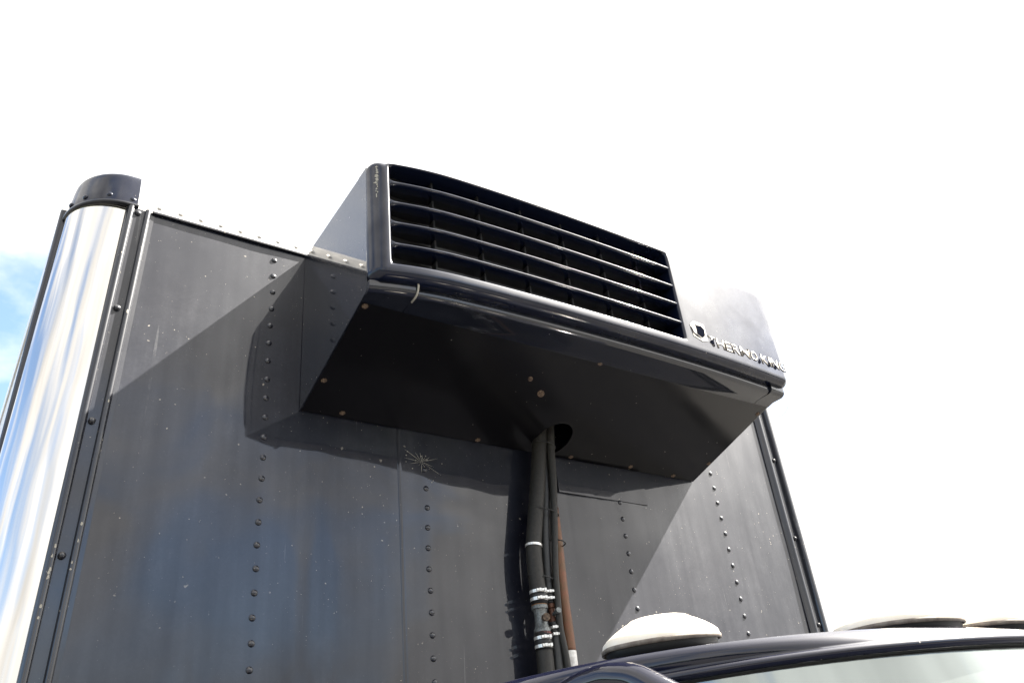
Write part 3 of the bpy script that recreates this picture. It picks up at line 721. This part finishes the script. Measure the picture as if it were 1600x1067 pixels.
# loose strand at the right lower corner
bm = bmesh.new(); tube(bm, catmull([(1.355, -.405, -.128), (1.361, -.41, -.142), (1.362, -.405, -.160), (1.357, -.386, -.172), (1.350, -.368, -.170)], 6), .0006, 6); link('loose_strand', bm, M_scr, unit, smooth=True)
# scuff on the cover's left edge
bm = bmesh.new(); rz = random.Random(3)
for k in range(16):
    z = .212 - .006 * k - rz.uniform(0, .003); x = .056 + rz.uniform(-.0015, .0015); wd = rz.uniform(.0015, .0045) * (1 if k < 9 else .4)
    yy = cover_pt(x, z)[1]
    pts = [(x - wd, z), (x, z + .003), (x + wd, z - .001), (x, z - .004)]
    A = [bm.verts.new((px, cover_pt(px, pz)[1] - .0006, pz)) for px, pz in pts]; bm.faces.new(A)
link('scuff_mark', bm, M_scr, cover)

# ------------------------------------------------------------------ hoses and pipe
def hose(name, pts, r, m, label=None, seg=18):
    bm = bmesh.new(); tube(bm, catmull(pts, 8), r, seg); return link(name, bm, m, unit, smooth=True, label=label)
h1 = hose('hose', [(.742, -.055, -.10), (.728, -.05, -.164), (.700, -.05, -.315), (.676, -.05, -.427), (.657, -.05, -.516), (.653, -.05, -.581), (.654, -.05, -.627), (.6535, -.05, -.668)], .0205, M_hose, 'thick leftmost rubber hose')
h1b = hose('hose', [(.653, -.05, -.735), (.652, -.05, -.80), (.648, -.05, -.90), (.64, -.05, -1.05), (.64, -.05, -1.5)], .0205, M_hose, 'thick hose below the grey valve')
h2 = hose('hose', [(.745, -.035, -.13), (.735, -.04, -.20), (.722, -.045, -.342), (.703, -.045, -.47), (.696, -.045, -.54), (.691, -.045, -.618), (.6915, -.045, -.662)], .0135, M_hose2, 'thinner hose beside the thick one')
h2b = hose('hose', [(.692, -.048, -.708), (.692, -.05, -.74), (.688, -.05, -.81), (.684, -.05, -1.0), (.684, -.05, -1.5)], .0140, M_hose2, 'thin hose below the copper fitting')
h3 = hose('hose', [(.752, -.03, -.16), (.743, -.035, -.305), (.730, -.04, -.417), (.715, -.04, -.522), (.7085, -.04, -.590), (.705, -.04, -.686), (.706, -.04, -.801), (.71, -.04, -1.4)], .0065, M_hose2, 'thinnest cable behind the hoses', 12)
h4 = hose('hose', [(.768, -.060, -.10), (.752, -.064, -.163), (.742, -.065, -.239), (.734, -.065, -.348), (.722, -.065, -.449), (.705, -.065, -.580), (.700, -.065, -.655), (.697, -.065, -.726), (.704, -.065, -.806), (.712, -.06, -1.0), (.72, -.06, -1.5)], lambda s: .0135 - .0050 * min(1, s * 2.2), M_hose, 'long hose curving in front of the copper pipe')
bm = bmesh.new(); tube(bm, catmull([(.748, -.030, -.40), (.745, -.033, -.50), (.7395, -.035, -.635), (.740, -.035, -.714), (.7395, -.035, -.772)], 8), .0165, 16); pipe = link('copper_pipe', bm, M_rod, unit, smooth=True, label='weathered copper pipe')
bm = bmesh.new(); tube(bm, [Vector((.7395, -.035, -.7715)), Vector((.739, -.035, -.80)), Vector((.738, -.035, -1.2))], .0170, 16); link('pipe_sleeve', bm, M_white, pipe, smooth=True)
def clamp(parent, c, d, r, m=M_band, h=.0075, screwy=True):
    """worm-drive band: flat ring with a raised slotted housing"""
    c = Vector(c); d = Vector(d).normalized(); bm = bmesh.new()
    tube(bm, [c - d * h / 2, c + d * h / 2], r + .0012, 20)
    front = Vector((-.30, -1, -.12)); front = (front - d * front.dot(d)).normalized(); sd_ = d.cross(front)
    if screwy:
        for k in range(4):
            cc = c + front * (r + .003) + sd_ * (-.011 + .0065 * k)
            g_ = bmesh.ops.create_cube(bm, size=1)
            hh = h * (.95 if k % 2 == 0 else .7)
            for v in g_['verts']: v.co = cc + sd_ * v.co.x * .0056 + front * v.co.y * .006 + d * v.co.z * hh
    return link('hose_clamp', bm, m, parent)
dn = (0, 0, -1)
clamp(h1, (.6565, -.05, -.519), (-.1, 0, -1), .0205, h=.006, screwy=False)
for z in (-.6365, -.655): clamp(h1, (.654, -.05, z), dn, .0205)
for z in (-.7475, -.767): clamp(h1b, (.6525, -.05, z), dn, .0205)
for z in (-.634, -.6505): clamp(h2, (.691, -.045, z), dn, .0135, h=.007)
for z in (-.7215, -.738): clamp(h2b, (.692, -.0485, z), dn, .0140, h=.007)
# dark rubber collars under the bands
for par, x, y, z0, z1, r in ((h1, .654, -.05, -.630, -.667, .0208), (h1b, .6527, -.05, -.739, -.776, .0209), (h2, .691, -.045, -.628, -.657, .0139), (h2b, .692, -.0485, -.715, -.744, .0144)):
    bm = bmesh.new(); tube(bm, [Vector((x, y, z0)), Vector((x, y, z1))], r + .0006, 18); link('collar', bm, M_black, par, smooth=True)
# grey valve between the two halves of the thick hose
bm = bmesh.new(); prof = [(-.664, .0185), (-.670, .0188), (-.6705, .0205), (-.6785, .0205), (-.680, .0175), (-.688, .0155), (-.716, .0155), (-.724, .0185), (-.727, .0205), (-.733, .0205), (-.735, .0185), (-.741, .0185)]
rows = [[(.6535 + r * math.cos(2 * math.pi * k / 24), -.05 + r * math.sin(2 * math.pi * k / 24), z) for k in range(24)] for z, r in prof]
vs = grid(bm, rows, close_v=True); bm.faces.new(vs[0]); bm.faces.new(vs[-1]); valve = link('valve', bm, M_zinc, unit, angle=40, label='grey metal valve between the hose clamps')
bm = bmesh.new(); tube(bm, [Vector((.6535, -.05, -.6665)), Vector((.6535, -.05, -.6695))], .0195, 20); link('ring', bm, M_amberring, valve)
bm = bmesh.new(); tube(bm, [Vector((.6535, -.05, -.7345)), Vector((.6535, -.05, -.7385))], .0205, 20); link('ring', bm, M_ring, valve)
bm = bmesh.new(); a = Vector((.652, -.062, -.703)); b = Vector((.643, -.088, -.706)); tube(bm, [a, a.lerp(b, .55)], .0065, 6); tube(bm, [a.lerp(b, .5), b], .0095, 8); link('valve_bolt', bm, M_rust, valve, label='brown bolt head')
bm = bmesh.new(); prof = [(-.660, .0115), (-.672, .0115), (-.675, .0085), (-.694, .0080), (-.699, .0110), (-.712, .0115)]
rows = [[(.6915 + r * math.cos(2 * math.pi * k / 18), -.0465 + r * math.sin(2 * math.pi * k / 18), z) for k in range(18)] for z, r in prof]
vs = grid(bm, rows, close_v=True); bm.faces.new(vs[0]); bm.faces.new(vs[-1]); fit = link('pipe_fitting', bm, M_copper, unit, angle=40, label='small copper fitting')
bm = bmesh.new(); a = Vector((.690, -.056, -.689)); b = Vector((.686, -.083, -.686)); tube(bm, [a, a.lerp(b, .6)], .0050, 8); tube(bm, [a.lerp(b, .6), b], .0070, 8); link('valve_bolt', bm, M_zinc, fit)
# cable ties round the bundle
def tie(pts, r=.0018):
    bm = bmesh.new(); P = catmull(pts + [pts[0]], 5); tube(bm, P, r, 6, cap=False); link('cable_tie', bm, M_black, unit, smooth=True)
def loop(cx, cy, cz, rx, ry, sl=-.15):
    return [Vector((cx + rx * math.cos(a), cy + ry * math.sin(a), cz + sl * rx * math.cos(a))) for a in [2 * math.pi * k / 10 for k in range(10)]]
tie(loop(.727, -.056, -.230, .035, .022)); tie(loop(.702, -.052, -.425, .043, .024)); tie(loop(.730, -.050, -.505, .024, .024)); tie(loop(.672, -.048, -.602, .040, .022))
